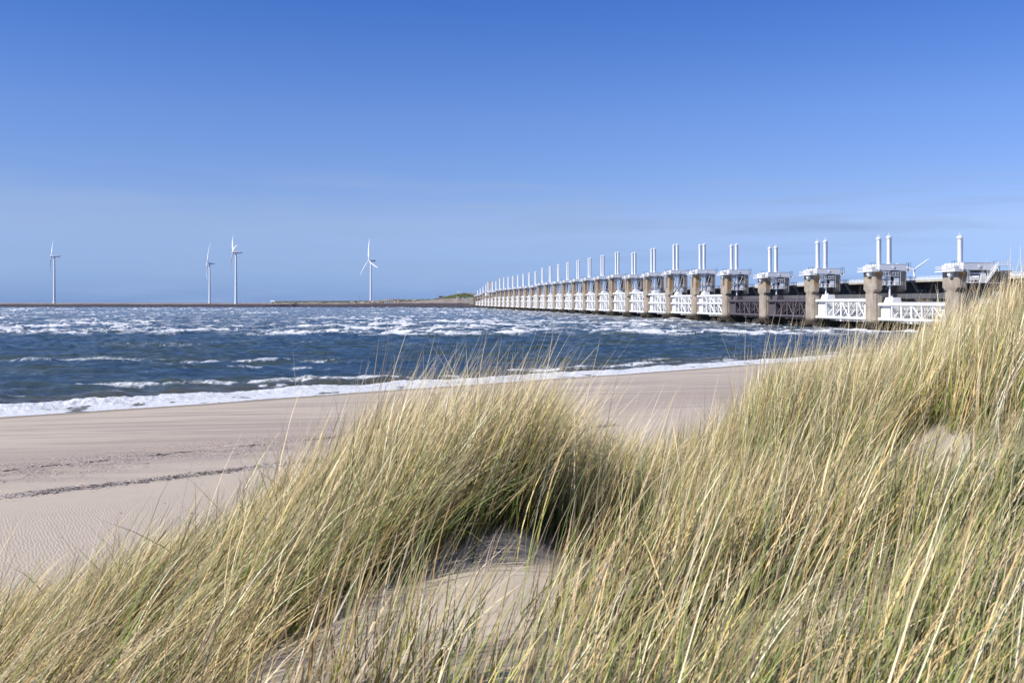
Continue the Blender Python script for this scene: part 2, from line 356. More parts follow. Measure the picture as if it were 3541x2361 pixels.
fac = q.rng(q.math('ADD', fo, q.math('MULTIPLY', q.math('SUBTRACT', fn, .5), 1.9)), .26, .84)
fac = q.math('MULTIPLY', fac, q.rng(fo, .02, .22))
yw = q.sep(v)[1]
stk = q.noise(q.mapping(v, (.16, .05, 1)), 1.0, 8, .78)
soft = q.math('MULTIPLY', q.rng(stk, .48, .64, 0, .55), q.rng(yw, 262, 300))
fac = q.math('MAXIMUM', fac, soft)
h1 = q.noise(q.mapping(v, (.7, 1.4, 1)), 1.5, 8, .66); h2 = q.noise(q.mapping(v, (.14, .30, 1)), 1.0, 4, .6)
nb = q.bump(h2, .6, .8); nb = q.bump(h1, 1.0, .55, nb)
deep = q.mix(q.rng(q.noise(q.mapping(v, (.02, .06, 1)), 1.0, 4, .6), .4, .62), (.026, .060, .098), (.044, .066, .046))
deep = q.mix(q.rng(dp, .0, 1.0), (.085, .085, .055), deep)
wat = q.bsdf(deep, .15, nb, .5); q.put(wat.inputs['IOR'], 1.333)
fcol = q.mix(q.rng(q.noise(v, 2.2, 5, .7), .35, .62), (.58, .61, .62), (.86, .87, .87))
fb = q.bump(q.noise(v, 4.0, 5, .75), .8, .25)
fm = q.bsdf(fcol, .7, fb, .2)
mx = q.n('ShaderNodeMixShader'); q.put(mx.inputs[0], fac); q.put(mx.inputs[1], wat.outputs[0]); q.put(mx.inputs[2], fm.outputs[0])
M['sea'] = q.done(mx.outputs[0])
depth = ss(-2, -30, W)
me = np_mesh('sea', np.stack([X, Y, Zw], -1).reshape(-1, 3), grid_faces(nr, nc), M['sea'], True, {'foam': ('FLOAT', foam.ravel()), 'depth': ('FLOAT', depth.ravel())})
tag(link('sea', me), 'choppy blue sea with white foam and a small shore break', kind='structure')
# outer water reaching the horizon (ring pieces butted against the wave sheet)
ow = MB(); t0 = .66
for sx in (-1, 1):
    ow.add([(sx*t0*52, 52, 0), (sx*t0*1760, 1760, 0), (sx*24000, 1760, 0), (sx*24000, -400, 0), (sx*120, -400, 0), (sx*120, 52, 0)] if sx < 0 else
           [(t0*150, 150, 0), (t0*1760, 1760, 0), (24000, 1760, 0), (24000, 150, 0)], [tuple(range(6)) if sx < 0 else tuple(range(4))])
ow.add([(-24000, 1760, 0), (24000, 1760, 0), (24000, 11000, 0), (-24000, 11000, 0)], [(0, 1, 2, 3)])
me = ow.mesh('outer_sea', M['sea']); tag(link('outer_sea', me), 'open water beyond the barrier', kind='structure')
# ------------------------------------------------------------------ barrier
ROT = R(7.404)
EA = Vector((-math.sin(ROT), math.cos(ROT), 0)); ES = Vector((math.cos(ROT), math.sin(ROT), 0))
def P(i): return Vector((122.9-5.799*i, 269.16+44.625*i, 0))
BT = {0: 19.6, 1: 20.9, 2: 21, 3: 21, 4: 23.4, 5: 24.9, 6: 26, 7: 26, 8: 26, 29: 22.4, 30: 21.3, 31: 20.3}
CL = {0: 7.7, 1: 8.9, 2: 10.2, 3: 10.5, 4: 11.5, 5: 12.75, 6: 14.1, 7: 14.2, 8: 14.1, 28: 11.4, 29: 10, 30: 9.2, 31: 7.2}
for i in range(9, 17): BT[i] = 27.3; CL[i] = 15.2
for i in range(17, 25): BT[i] = 26; CL[i] = 14.1
for i in range(25, 29): BT[i] = 24.5; CL[i] = CL.get(i, 13)
ORD = 'first second third fourth fifth sixth seventh eighth ninth tenth eleventh twelfth thirteenth fourteenth fifteenth sixteenth seventeenth eighteenth nineteenth twentieth twenty-first twenty-second twenty-third twenty-fourth twenty-fifth twenty-sixth twenty-seventh twenty-eighth twenty-ninth thirtieth thirty-first thirty-second'.split()
cache = {}
def cached(key, fn):
    if key not in cache: cache[key] = fn()
    return cache[key]
def column_me():
    m = MB()
    m.prism([(-4.8, -3.2), (-4.1, -3.9), (22, -3.9), (22, 3.9), (-4.1, 3.9), (-4.8, 3.2)], 2.6, 11.87)
    m.prism([(-5.5, -3.4), (-4.6, -4.3), (22.4, -4.3), (22.4, 4.3), (-4.6, 4.3), (-5.5, 3.4)], -6, 2.6)
    # haunch carrying the seaward tower
    m.frustum((-4.6, -2.4, -2.6, 2.6), (-4.8, -2.3, -4.6, 4.6), 11.87, 13.0)
    m.frustum((3.6, 5.3, -3.0, 3.0), (3.4, 5.5, -4.8, 4.8), 11.87, 13.0)
    m.box(8.2, 21.6, -2.6, 2.6, 11.87, 12.0)
    for y in (-4.3, 4.3): m.box(-3.4, -2.2, y-.25*(1 if y > 0 else -1)-.3, y-.25*(1 if y > 0 else -1)+.3, 2.6, 11.4)
    crust(m)
    return m.sy(.755).mesh('column', M['conc'])
def crust(m):
    rr = random.Random(4)
    for k in range(34):
        x = rr.uniform(-6.6, -4.8) if k < 20 else rr.uniform(-4.8, 10); y = rr.uniform(-4.6, 4.6) if k < 20 else rr.choice((-1, 1))*rr.uniform(4.3, 4.9)
        s = rr.uniform(.35, .8); z = rr.uniform(-.4, 2.1)
        m.frustum((x-s, x+s, y-s, y+s), (x-s*.6, x+s*.55, y-s*.5, y+s*.6), z-s, z+s*rr.uniform(.5, 1))
def sea_tower_me(z1):
    m = MB(); m.prism([(-4.8, -4.85), (-4.4, -5.25), (-2.6, -5.25), (-2.6, 5.25), (-4.4, 5.25), (-4.8, 4.85)], 13, 16.4)
    m.prism([(-4.8, -4.85), (-4.4, -5.25), (-2.6, -5.25), (-2.6, 5.25), (-4.4, 5.25), (-4.8, 4.85), (-4.8, 1.3), (-3.7, 1.3), (-3.7, -1.7), (-4.8, -1.7)], 16.4, z1)
    m.tube((-4.82, -3.2, z1-1.1), (-4.70, -3.2, z1-1.1), .16, n=8)
    return m.sy(.755).mesh('seaward_tower', M['lich'])
def land_tower_me(z1, x0=3.4, x1=5.5):
    m = MB(); m.prism([(x0, -5.25), (x1-.2, -5.25), (x1, -5.05), (x1, 5.05), (x1-.2, 5.25), (x0, 5.25)], 13, z1)
    return m.sy(.755).mesh('landward_tower', M['conc'])
def box_me(z1):
    m = MB(); z0 = z1-1.9
    m.prism([(-3.7, -6.0), (5.0, -6.0), (5.0, 6.0), (-3.7, 6.0)], z0, z1)
    m.box(-3.78, 5.08, -6.08, 6.08, z1, z1+.10)
    m.tube((.95, -6.0, z0+.95), (.95, -6.12, z0+.95), .52, n=18); m.tube((.95, -6.12, z0+.95), (.95, -6.18, z0+.95), .36, n=18)
    for y in (-4.2, -1.2, 2.0, 4.6): m.box(-3.95, -3.7, y-.7, y+.7, z0+.25, z1-.3)
    for x in (-2.4, 3.6): m.box(x-.25, x+.25, -5.2, 5.2, z0-.36, z0)
    return m.sy(.755).mesh('hoist_box', M['box'])
def railing(m, pts, h=1.05, r=.045, step=1.4, rails=(1, .55), n=4):
    for a, b in zip(pts, pts[1:]):
        a = Vector(a); b = Vector(b); L = (b-a).length; k = max(1, round(L/step))
        for q_ in range(k+1):
            p = a+(b-a)*q_/k; m.tube(p, p+Vector((0, 0, h)), r, n=n, cap=False)
        for f in rails: m.tube(a+Vector((0, 0, h*f)), b+Vector((0, 0, h*f)), r, n=n, cap=False)
def balcony_me(z1, side):
    m = MB(); z0 = z1-2.35
    for xa, xb in ((-6.4, -3.96),) if side < 0 else ((5.1, 6.5),):
        m.box(xa, xb, -6.4, 6.4, z0, z0+.28)
        xe = xa if xa < 0 else xb; xi = xb if xa < 0 else xa
        railing(m, [(xi, -6.35, z0+.28), (xe, -6.35, z0+.28), (xe, 6.35, z0+.28), (xi, 6.35, z0+.28)], 1.15, .06)
        m.box(xe-.05, xe+.05, -6.4, -2.2, z0+.28, z0+.62)
    if side > 0: return m.sy(.755).mesh('balcony', M['rail'])
    m.box(-6.0, -4.9, -5.8, -4.4, z0+.28, z0+1.5); m.box(-5.5, -4.7, 1.0, 3.6, z0+.28, z0+1.9); m.box(-5.9, -4.6, -2.4, -.6, z0-.9, z0-.02)
    m.frustum((-5.6, -4.8, -2, -1), (-5.9, -4.8, -2.6, -.4), z0-1.5, z0-.9)
    return m.sy(.755).mesh('balcony', M['rail'])
def poles_me(z1, side):
    m = MB(); z0 = z1-2.07
    for x in (-6.35, -4.9) if side < 0 else (5.6, 6.45):
        for y in (-6.3, -4.6):
            m.tube((x, y, z0), (x, y, z1+.55), .05, n=4)
    for x0, x1 in ((-6.35, -4.9),) if side < 0 else ((5.6, 6.45),):
        for z in (z1+.3, z1-.2, z1-.7): m.tube((x0, -6.3, z), (x1, -6.3, z), .04, n=4); m.tube((x0, -6.3, z), (x0, -4.6, z), .04, n=4)
    return m.sy(.755).mesh('signal_rack', M['pole'])
def cyl_me(L, z1):
    m = MB(); m.tube((0, 0, z1+.1), (0, 0, z1+L-.7), .54, n=20); m.tube((0, 0, z1+.1), (0, 0, z1+.35), .72, n=20)
    k = 5
    for j in range(1, k): m.tube((0, 0, z1+L*j/k-.05), (0, 0, z1+L*j/k+.05), .575, n=20)
    m.tube((0, 0, z1-1.95), (0, 0, 14.0), .62, n=16); m.tube((0, 0, 15.4), (0, 0, 15.8), .85, n=16)
    for j in range(int(L/1.0)):                        # ladder on the lee side
        z = z1+.6+j*1.0; m.tube((.5, -.18, z), (.78, -.18, z), .03, n=3); m.tube((.5, .18, z), (.78, .18, z), .03, n=3)
    return m.mesh('lift_cylinder', M['white'])
def ladder_me(L, z1):
    m = MB()
    for y in (-.18, .18): m.tube((.78, y, z1+.3), (.78, y, z1+L-.3), .05, n=4)
    for j in range(int(L/.45)): m.tube((.78, -.18, z1+.5+j*.45), (.78, .18, z1+.5+j*.45), .03, n=3)
    return m.mesh('ladder', M['grey'])
def cap_me(L, z1):
    m = MB(); z = z1+L-.75
    m.tube((0, 0, z-.18), (0, 0, z), .58, .80, n=20); m.tube((0, 0, z), (0, 0, z+.42), .80, n=20); m.tube((0, 0, z+.42), (0, 0, z+.75), .55, .30, n=16)
    for k in range(4):
        t = k*math.pi/2+.5; m.tube((.74*math.cos(t), .74*math.sin(t), z+.42), (0, 0, z+1.45), .04, n=4)
    m.tube((0, 0, z+1.2), (0, 0, z+2.1), .03, n=4)
    return m.mesh('cap', M['white'])
def gallery_me(z1, side):
    m = MB()
    for z in (14.35, 17.2):
        if z > z1-2.6: continue
        for s in (side,):
            m.box(-2.55, 3.35, min(s*5.9, s*3.0), max(s*5.9, s*3.0), z, z+.16)
            railing(m, [(-2.5, s*5.85, z+.16), (-.75, s*5.85, z+.16)], 1.15, .065, .9); railing(m, [(.75, s*5.85, z+.16), (3.3, s*5.85, z+.16)], 1.15, .065, .9)
            for x in (-2.45, 3.25): m.tube((x, s*5.8, z), (x, s*5.8, z1-2.3), .08, n=4)
    zt = z1-2.3
    if side > 0:
        m.box(1.5, 2.8, 4.6, 5.6, 14.51, min(16.7, zt)); return m.sy(.755).mesh('gallery', M['rail'])
    m.box(1.4, 2.9, -5.6, -4.6, 14.51, min(16.9, zt))
    m.box(-2.3, -1.3, -4.6, -3.6, 14.51, 15.9)
    m.tube((-1.6, -5.0, 14.6), (-1.6, -5.0, zt), .16, n=8); m.tube((-2.2, -5.2, zt-.5), (2.9, -5.2, zt-.5), .14, n=8); m.tube((1.0, -5.5, 17), (2.7, -5.5, zt-.2), .09, n=6)
    m.tube((-2.3, -4.8, zt-1.2), (-.7, -4.8, zt-1.2), .22, n=8)
    return m.sy(.755).mesh('gallery', M['rail'])
def gear_me(z1, kind):
    m = MB()
    if kind == 'hoist_gear': m.box(-2.0, 2.6, -2.0, 2.0, z1-3.3, z1-2.3); m.box(-.6, .9, -3.9, 3.9, z1-3.0, z1-2.5)
    elif kind == 'pipe_rack': m.box(-2.55, 3.35, -.7, .7, 17.4, 17.9)
    else: m.box(-1.4, 2.2, -2.5, 2.5, 13.2, 13.9); m.tube((-.9, -3.3, 13.4), (-.9, 3.3, 13.4), .35, n=8)
    return m.mesh(kind, M['grey'])
def stair_me():
    m = MB()
    for y in (-4.9, -4.2):
        m.tube((7.0, y, 16.2), (9.6, y, 12.0), .09, n=4); m.tube((7.0, y, 17.2), (9.6, y, 13.0), .05, n=4)
        railing(m, [(9.6, y, 12.0), (15.0, y, 12.0)], 1.0, .05, 1.3)
    for k in range(12): m.box(7.0+2.6*k/12-.14, 7.0+2.6*k/12+.14, -4.9, -4.2, 16.1-4.2*k/12, 16.16-4.2*k/12)
    return m.sy(.755).mesh('stair', M['grey'])
for i in range(32):
    z1 = BT[i]; L = CL[i]
    nb = {0: 'single white cylinder and a stair, nearest the right edge'}.get(i)
    t = empty('barrier_pier', P(i), ROT)
    if i == 0: lab = 'concrete barrier pier with one white cylinder and white stair, first from the right'
    elif i == 27: lab = 'concrete barrier pier under the pale control tower near the far end'
    elif i == 31: lab = 'last small concrete pier at the far left end of the barrier'
    else: lab = 'concrete barrier pier with twin white cylinders, ' + ORD[i] + ' from the right'
    tag(t, lab, 'pier', 'concrete piers of the storm surge barrier')
    link('column', cached('col', column_me), t)
    link('seaward_tower', cached(('st', z1), lambda: sea_tower_me(z1-2.3)), t)
    if i == 0: link('landward_tower', land_tower_me(z1-2.0, 7.4, 10.6), t)
    else: link('landward_tower', cached(('lt', z1), lambda: land_tower_me(z1-2.3)), t)
    if i == 27:
        continue
    link('hoist_box', cached(('bx', z1), lambda: box_me(z1)), t)
    for sd_ in (-1, 1): link('balcony', cached(('ba', z1, sd_), lambda: balcony_me(z1, sd_)), t)
    for sd_ in (-1, 1) if i < 14 else (): link('signal_rack', cached(('po', z1, sd_), lambda: poles_me(z1, sd_)), t)
    for sd_ in (-1, 1): link('gallery', cached(('ga', z1, sd_), lambda: gallery_me(z1, sd_)), t)
    for kd in ('hoist_gear', 'pipe_rack', 'pump_block') if i < 24 else ():
        if kd != 'pipe_rack' or z1 > 20.8: link(kd, cached(('ge', kd, z1), lambda: gear_me(z1, kd)), t)
    if 0 < i < 10: link('stair', cached('stair', stair_me), t)
    for y in ((3.25,) if i == 0 else (-3.25, 3.25)):
        c = link('lift_cylinder', cached(('cy', L, z1), lambda: cyl_me(L, z1)), t, (0, y, 0))
        link('cap', cached(('ca', L, z1), lambda: cap_me(L, z1)), c)
        if i < 12: link('ladder', cached(('la', L, z1), lambda: ladder_me(L, z1)), c)
    if i == 0:
        m = MB()
        for y in (-5.9, -5.0):
            m.tube((2.2, y, 14.4), (5.6, y, 18.9), .10, n=6); m.tube((2.2, y, 15.4), (5.6, y, 19.9), .06, n=6); m.tube((2.2, y, 14.9), (5.6, y, 19.4), .05, n=6)
        for k in range(16): m.box(2.2+3.4*k/16-.15, 2.2+3.4*k/16+.15, -5.9, -5.0, 14.42+4.5*k/16, 14.5+4.5*k/16)
        m.box(-2.5, 7.3, -5.95, -5.0, 14.2, 14.36); railing(m, [(-2.5, -5.95, 14.36), (2.0, -5.95, 14.36)], 1.1, .06, .9)
        m.box(5.0, 8.6, -6.3, -4.9, 18.75, 18.92); railing(m, [(5.4, -6.2, 18.92), (8.5, -6.2, 18.92), (8.5, -5, 18.92)], 1.2, .06, .8)
        m.build('access_stair', M['rail'], t)
# gates
GT = {0: (3.8, 8.35), 1: (3.8, 9.55), 2: (3.8, 9.45), 3: (3.8, 9.45), 4: (3.6, 8.4, 11.85), 5: (3.5, 8.3, 12.0), 6: (3.4, 8.4, 13.3)}
for i in range(7, 17): GT[i] = (3.2, 9.4, 14.5)
for i in range(17, 25): GT[i] = (3.2, 9.3, 14.0)
for i in range(25, 28): GT[i] = (3.2, 8.8, 12.4)
GT[28] = (3.3, 8.0, 11.2); GT[29] = (3.4, 9.4); GT[30] = (3.6, 8.6)
Y0, Y1 = 3.15, 41.45              # gate spans local y of the nearer pier, from its far side to the next pier
def gate_parts(zs, mat):
    zb, zt = zs[0], zs[-1]; out = []
    for z in zs:
        m = MB(); m.tube((-3.3, Y0, z), (-3.3, Y1, z), .52, n=16)
        for y in (Y0+.5, (Y0+Y1)/2, Y1-.5): m.tube((-3.3, y-.12, z), (-3.3, y+.12, z), .60, n=16)
        out.append(('tube', m, M[mat]))
    m = MB(); m.box(1.35, 1.5, Y0+.3, Y1-.3, zb-1.2, zt+.55)
    k = 26
    for j in range(k+1):                               # vertical stiffeners with rounded heads on the skin plate
        y = Y0+1+(Y1-Y0-2)*j/k
        m.box(.85, 1.34, y-.09, y+.09, zb-.9, zt+.55); m.tube((.5, y, zt+.62), (1.8, y, zt+.62), .2, n=8)
    for z in np.linspace(zb, zt, 4): m.box(.6, .845, Y0+.3, Y1-.3, z-.12, z+.12)
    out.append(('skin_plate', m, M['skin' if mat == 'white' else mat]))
    m = MB(); nb = 6 if len(zs) > 2 else 6
    ys = np.linspace(Y0+2.2, Y1-2.2, nb+1)
    for j, y in enumerate(ys[1:-1]):
        m.tube((-3.3, y, zb-(1.1 if j == 2 else 0)), (-3.3, y, zt), .26 if j in (0, 4) else .36, n=10)
    for za, zc in zip(zs, zs[1:]):
        for j in range(nb-2):
            a, b = (ys[j], ys[j+1]) if j % 2 == 0 else (ys[j+1], ys[j])
            m.tube((-3.3, a, za), (-3.3, b, zc), .2, n=8)
    for z in zs:
        for j in range(nb+1):
            m.tube((-3.3, ys[j], z), (.9, ys[j], z), .22, n=8)
            if j < nb: m.tube((-3.3, ys[j], z), (.9, (ys[j]+ys[j+1])/2, z), .17, n=8); m.tube((-3.3, ys[j+1], z), (.9, (ys[j]+ys[j+1])/2, z), .17, n=8)
    for j in range(nb+1): m.tube((-3.3, ys[j], zs[0]), (.9, ys[j], zt), .2, n=8)
    out.append(('truss', m, M[mat]))
    for side in (0, 1):
        m = MB(); ya, yb = (Y0+.05, Y0+4.4) if side == 0 else (Y1-5.6, Y1-.05)
        m.box(-2.75, 1.3, ya, yb, zb-.4, zt-.9)
        m.frustum((-2.6, 1.3, ya, yb), (-1.4, .9, ya+.4, yb-.4), zt-.9, zt+2.2)
        m.box(-.5, .5, (ya+.5 if side == 0 else yb-1.2), (ya+1.2 if side == 0 else yb-.5), zt+2.2, zt+2.7)
        out.append(('end_frame', m, M[mat]))
    return [(n_, m_.mesh(n_, mt)) for n_, m_, mt in out]
for i in range(31):
    dark = i in (2, 3); mat = 'dark' if dark else 'white'; zs = GT[i]
    t = empty('sluice_gate', P(i), ROT)
    if dark: lab = 'dark brown steel gate hanging between the %s and %s piers from the right' % (ORD[i], ORD[i+1])
    else: lab = 'white steel gate of %s tubes between the %s and %s piers from the right' % ('two' if len(zs) == 2 else 'three', ORD[i], ORD[i+1])
    tag(t, lab, 'gate', 'lifting gates between the barrier piers')
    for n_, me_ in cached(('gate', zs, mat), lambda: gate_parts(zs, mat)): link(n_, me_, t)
    zt = zs[-1]
    for y in (3.5, 41.15):
        if zt+2.6 < 14: MB().tube((0, y, zt+2.6), (0, y, 14.1), .3, n=10).build('lift_rod', M['white'], t)
    # concrete beams behind the gate, and the sill beam under it
    b = empty('crest_beam', P(i), ROT)
    tag(b, 'grey concrete beam behind the gate between the %s and %s piers from the right' % (ORD[i], ORD[i+1]), 'beam', 'concrete beams between the barrier piers')
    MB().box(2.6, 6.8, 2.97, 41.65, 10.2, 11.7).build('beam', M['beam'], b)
    m = MB(); m.box(3.2, 6.2, 3.3, 41.3, -3, .35)
    if i < 10:
        rr = random.Random(i)
        for k in range(9): y = rr.uniform(5, 39); m.frustum((1.5, 3.2, y-.6, y+.6), (1.9, 3.2, y-.4, y+.4), -.5, rr.uniform(.8, 2.0))
    m.build('sill', M['conc'], b)
# road bridge
b = empty('road_bridge', P(0), ROT); tag(b, 'long concrete road bridge with white railing behind the piers', 'bridge')
ya, yb = -170, 45*31+20
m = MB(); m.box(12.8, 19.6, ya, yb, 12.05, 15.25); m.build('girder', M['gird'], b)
m = MB(); m.prismy([(8.6, 15.35), (12.8, 15.25), (19.6, 15.25), (21.4, 15.35), (21.4, 15.95), (8.6, 15.95)], ya, yb)
m.build('deck_slab', M['deck'], b)
m = MB()
for x in (8.7, 21.3):
    n_ = 620
    for k in range(n_+1):
        y = ya+(yb-ya)*k/n_
        m.box(x-.06, x+.06, y-.07, y+.07, 15.95, 17.05)
    for z in (17.0, 16.6, 16.25): m.box(x-.05, x+.05, ya, yb, z-.05, z+.05)
m.build('railing', M['rail'], b)
# slatted fence panels beside the first pier
m = MB(); t = empty('fence_panel', P(0)+ES*3.6-EA*5.6+Vector((0, 0, 8.5)), ROT)
tag(t, 'pale slatted fence panel standing by the rightmost pier', 'fence')
for k in range(26): m.box(-3.2+k*.26, -3.06+k*.26, -.04, .04, 0, (1.6 if k < 14 else 3.4))
m.build('slats', M['rail'], t)
m = MB(); m.box(-3.3, 3.6, -.09, -.045, .1, .2); m.box(-3.3, 3.6, -.09, -.045, 1.35, 1.45); m.build('rails', M['rail'], t)
# control tower at pier 27
M['cream'] = plain('cream_render', (.76, .73, .65), .7, .08, .3); M['glassd'] = plain('dark_window', (.06, .07, .09), .2, .1)
t = empty('control_tower', P(27)+Vector((0, 0, 22)), ROT); tag(t, 'pale square control tower with a column of small dark windows', 'tower')
m = MB(); m.box(-2.2, 2.9, -3, 3, .5, 17); m.box(-2.4, 3.1, -3.2, 3.2, 17, 17.4); m.build('tower_wall', M['cream'], t)
m = MB(); m.box(-5.6, 4.6, -7, 7, -4.4, .5); m.box(-5.9, 4.9, -7.3, 7.3, .5, .9); m.build('base_room', M['cream'], t)
for k in range(6):
    MB().box(-.1, .9, -3.08, -3.0, 1.6+k*2.6, 2.5+k*2.6).build('window', M['glassd'], t)
# ------------------------------------------------------------------ far dam, hill and distant land
q = NT('dam_stone'); v = q.pos(); z = q.sep(v)[2]
zn = q.math('ADD', z, q.math('MULTIPLY', q.math('SUBTRACT', q.noise(q.mapping(v, (.02, .02, .3)), 1, 4, .6), .5), 1.5))
basalt = q.mix(q.rng(q.noise(v, .25, 5, .7), .35, .65), (.045, .040, .048), (.095, .08, .086))
top = q.mix(q.rng(q.noise(v, .06, 5, .7), .35, .65), (.20, .17, .15), (.31, .27, .235))
zlim = q.attr('lim')[2]
col = q.mix(q.rng(q.math('SUBTRACT', zn, zlim), -.5, .5), basalt, top)
col = q.mix(q.rng(z, 1.6, .6), col, (.025, .024, .028))
M['dam'] = q.done(q.bsdf(col, .9, q.bump(q.noise(v, .6, 4, .7), .6, .6), .2).outputs[0])
dpx = np.linspace(-900, 1645, 520); dt = (dpx-CX)/F
crest = np.interp(dpx, [-900, 500, 930, 1200, 1330, 1420, 1500, 1560, 1615, 1645], [6.2, 6.2, 6.3, 6.7, 7.2, 8.6, 12.5, 15, 15.2, 14])
lim = np.interp(dpx, [-900, 1150, 1300, 1420, 1500, 1645], [4.9, 5.0, 6.0, 6.6, 6.8, 7.0])
base = np.interp(dpx, [-900, 0, 1400, 1560, 1645], [1760, 1760, 1690, 1665, 1640])
prof = [(0, -1.0), (3, .0), (14, .45), (20, .62), (22, .66), (34, .985), (38, 1.0), (62, .97), (80, .4)]
rowsd = []
for d, fz in prof:
    dd = base+d*(1+.6*ss(1350, 1550, dpx)); zc = crest*fz if fz >= 0 else np.full_like(crest, -2.)
    zc = zc+(.25*(vn(dpx/14, dpx*0+d, 3)-.5) if fz > .3 else 0)
    rowsd.append(np.stack([dt*dd, dd, zc], -1))
co = np.array(rowsd).reshape(-1, 3)
me = np_mesh('dam', co, grid_faces(len(prof), len(dpx)), M['dam'], False, {'lim': ('FLOAT', np.tile(lim, len(prof)))})
tag(link('dam', me), 'long low dark stone dam along the far side of the water', kind='structure')
def landmass(name, pxs, zs, D, thick, mat, label, nz=.15, n=260, sc=9, rough=1):
    px = np.linspace(pxs[0], pxs[-1], n); t_ = (px-CX)/F; zc = np.interp(px, pxs, zs)
    rowsh = []
    for f, g in ((0, 0), (.12, .35), (.25, .62), (.4, .86), (.5, 1), (.65, .95), (1, 0)):
        dd = D+thick*f; nn = (fbm(px/sc+f*7, px*0+f*9, 4, 5)-.5)*2*nz*zc*(g > .2)
        rowsh.append(np.stack([t_*dd, dd+0*t_, np.maximum(0, zc*g)+nn-(1 if g == 0 else 0)], -1))
    me = np_mesh(name, np.array(rowsh).reshape(-1, 3), grid_faces(7, n), mat, False)
    tag(link(name, me), label, kind='structure')
q = NT('dune_scrub'); v = q.pos(); n1 = q.noise(v, .05, 6, .7); z = q.sep(v)[2]
col = q.mix(q.rng(n1, .38, .6), (.08, .085, .05), (.30, .26, .20)); M['scrub'] = q.done(q.bsdf(col, .9, None, .1).outputs[0])
q = NT('green_hill'); v = q.pos(); n1 = q.noise(v, .07, 6, .7)
col = q.mix(q.rng(n1, .35, .62), (.06, .065, .035), (.10, .125, .045)); M['green'] = q.done(q.bsdf(col, .9, None, .1).outputs[0])
M['far'] = plain('distant_land', (.06, .075, .05), .9, .3, .01)
landmass('green_hill', [1440, 1500, 1530, 1575, 1605, 1640, 1700, 1760], [6, 14, 18, 22.5, 25.2, 24, 22, 6], 1730, 130, M['green'], 'green hill behind the far end of the barrier', .06)
landmass('scrub_dunes', [1160, 1215, 1290, 1335, 1380, 1420, 1460, 1500, 1540], [6, 10.5, 11, 13.5, 15, 12.5, 13, 14, 10], 1880, 200, M['scrub'], 'low sandy dunes with scrub behind the dam', .22)
landmass('scrub_dunes', [930, 980, 1050, 1120, 1180], [5, 9, 8.2, 9.5, 8], 2300, 200, M['scrub'], 'low scrubby shore beyond the dam near the white lookout', .2)
landmass('distant_hills', [1330, 1380, 1440, 1520, 1600, 1700], [16, 21, 25.5, 23, 19, 16], 6800, 900, M['far'], 'distant blue hills on the horizon', .08, sc=40)
landmass('distant_hills', [940, 990, 1080, 1200, 1340], [10, 16, 15, 17, 15], 7600, 900, M['far'], 'long thin strip of distant land on the horizon', .08, sc=40)
def atpx(px, D, z=0): return Vector(((px-CX)/F*D, D, z))
# small structures on the dam
def house(px, D, z, w, h, dep, mat, label, cat, roof=None, name='building', wins=0, rf=None):
    t = empty(name, atpx(px, D, z)); tag(t, label, cat)
    m = MB(); m.box(-w/2, w/2, 0, dep, 0, h); m.build('wall', mat, t)
    m = MB()
    if rf == 'gable': m.prismy([(-w/2-.4, h), (w/2+.4, h), (w*.3, h+h*.45), (-w*.3, h+h*.45)], -.5, dep+.5)
    else: m.box(-w/2-.5, w/2+.5, -.5, dep+.5, h, h+.5)
    m.build('roof', roof or mat, t)
    for k in range(wins):
        x = -w/2+w*(k+.5)/wins; MB().box(x-w/wins*.3, x+w/wins*.3, -.08, 0, h*.35, h*.75).build('window', M['glassd'], t)
    return t
M['slate'] = plain('blue_grey_roof', (.22, .30, .38), .6, .1); M['redp'] = plain('red_panel', (.45, .12, .07), .6, .1); M['bunk'] = plain('grey_render', (.30, .30, .31), .8, .12, .4)
M['teal'] = plain('teal_panel', (.05, .32, .36), .5, .1)
house(1344, 1735, 6.9, 15, 2.6, 8, M['white'], 'long low pale blue and white building on the dam', 'building', M['slate'], wins=4, rf='gable')
house(1386, 1730, 7.2, 7, 2.6, 6, M['white'], 'small white and red building on the dam beside a pole', 'building', M['redp'], wins=2)
house(1524, 1745, 14.6, 8, 4.4, 7, M['bunk'], 'grey block-shaped bunker on the left shoulder of the green hill', 'bunker', wins=1, name='bunker')
house(1582, 1700, 13.8, 4, 3.4, 4, M['cream'], 'small cream hut on the front slope of the green hill', 'hut', wins=1, name='hut')
house(1611, 1700, 14.6, 1.8, 2.2, 1, M['teal'], 'small teal cabinet on the green slope near the barrier end', 'cabinet', name='cabinet')
house(1600, 1700, 14.2, 1.0, 1.6, 1, M['white'], 'tiny white post box between the cream hut and the teal cabinet', 'cabinet', name='cabinet')
t = empty('lookout', atpx(944, 1800, 6.2)); tag(t, 'white flat-topped lookout on a stalk far along the dam', 'lookout')
MB().tube((0, 0, 0), (0, 0, 3), .9, n=10).build('stalk', M['bunk'], t); m = MB(); m.box(-4, 4, -3, 3, 2.4, 4.6); m.frustum((-4, 4, -3, 3), (-3, 3, -2, 2), 4.6, 5.4); m.build('cabin', M['white'], t); MB().tube((.8, 0, 5.4), (.8, 0, 8), .25, n=6).build('mast', M['pole'], t)
for px, D, h, lab in ((1378, 1725, 9.5, 'grey pole beside the red and white building on the dam'), (831, 1770, 5.0, 'short pale lattice mast right of the tallest turbine'), (1243, 1725, 11, 'thin pole left of the rightmost dam turbine'), (133, 1790, 4.5, 'small dark post at the far left of the dam')):
    t = empty('pole', atpx(px, D, 6.2)); tag(t, lab, 'pole'); m = MB(); m.tube((0, 0, 0), (0, 0, h), .32, .18, n=8); m.build('shaft', M['bunk'], t); MB().box(-.5, .5, -.2, .2, h-.5, h).build('head', M['pole'], t)
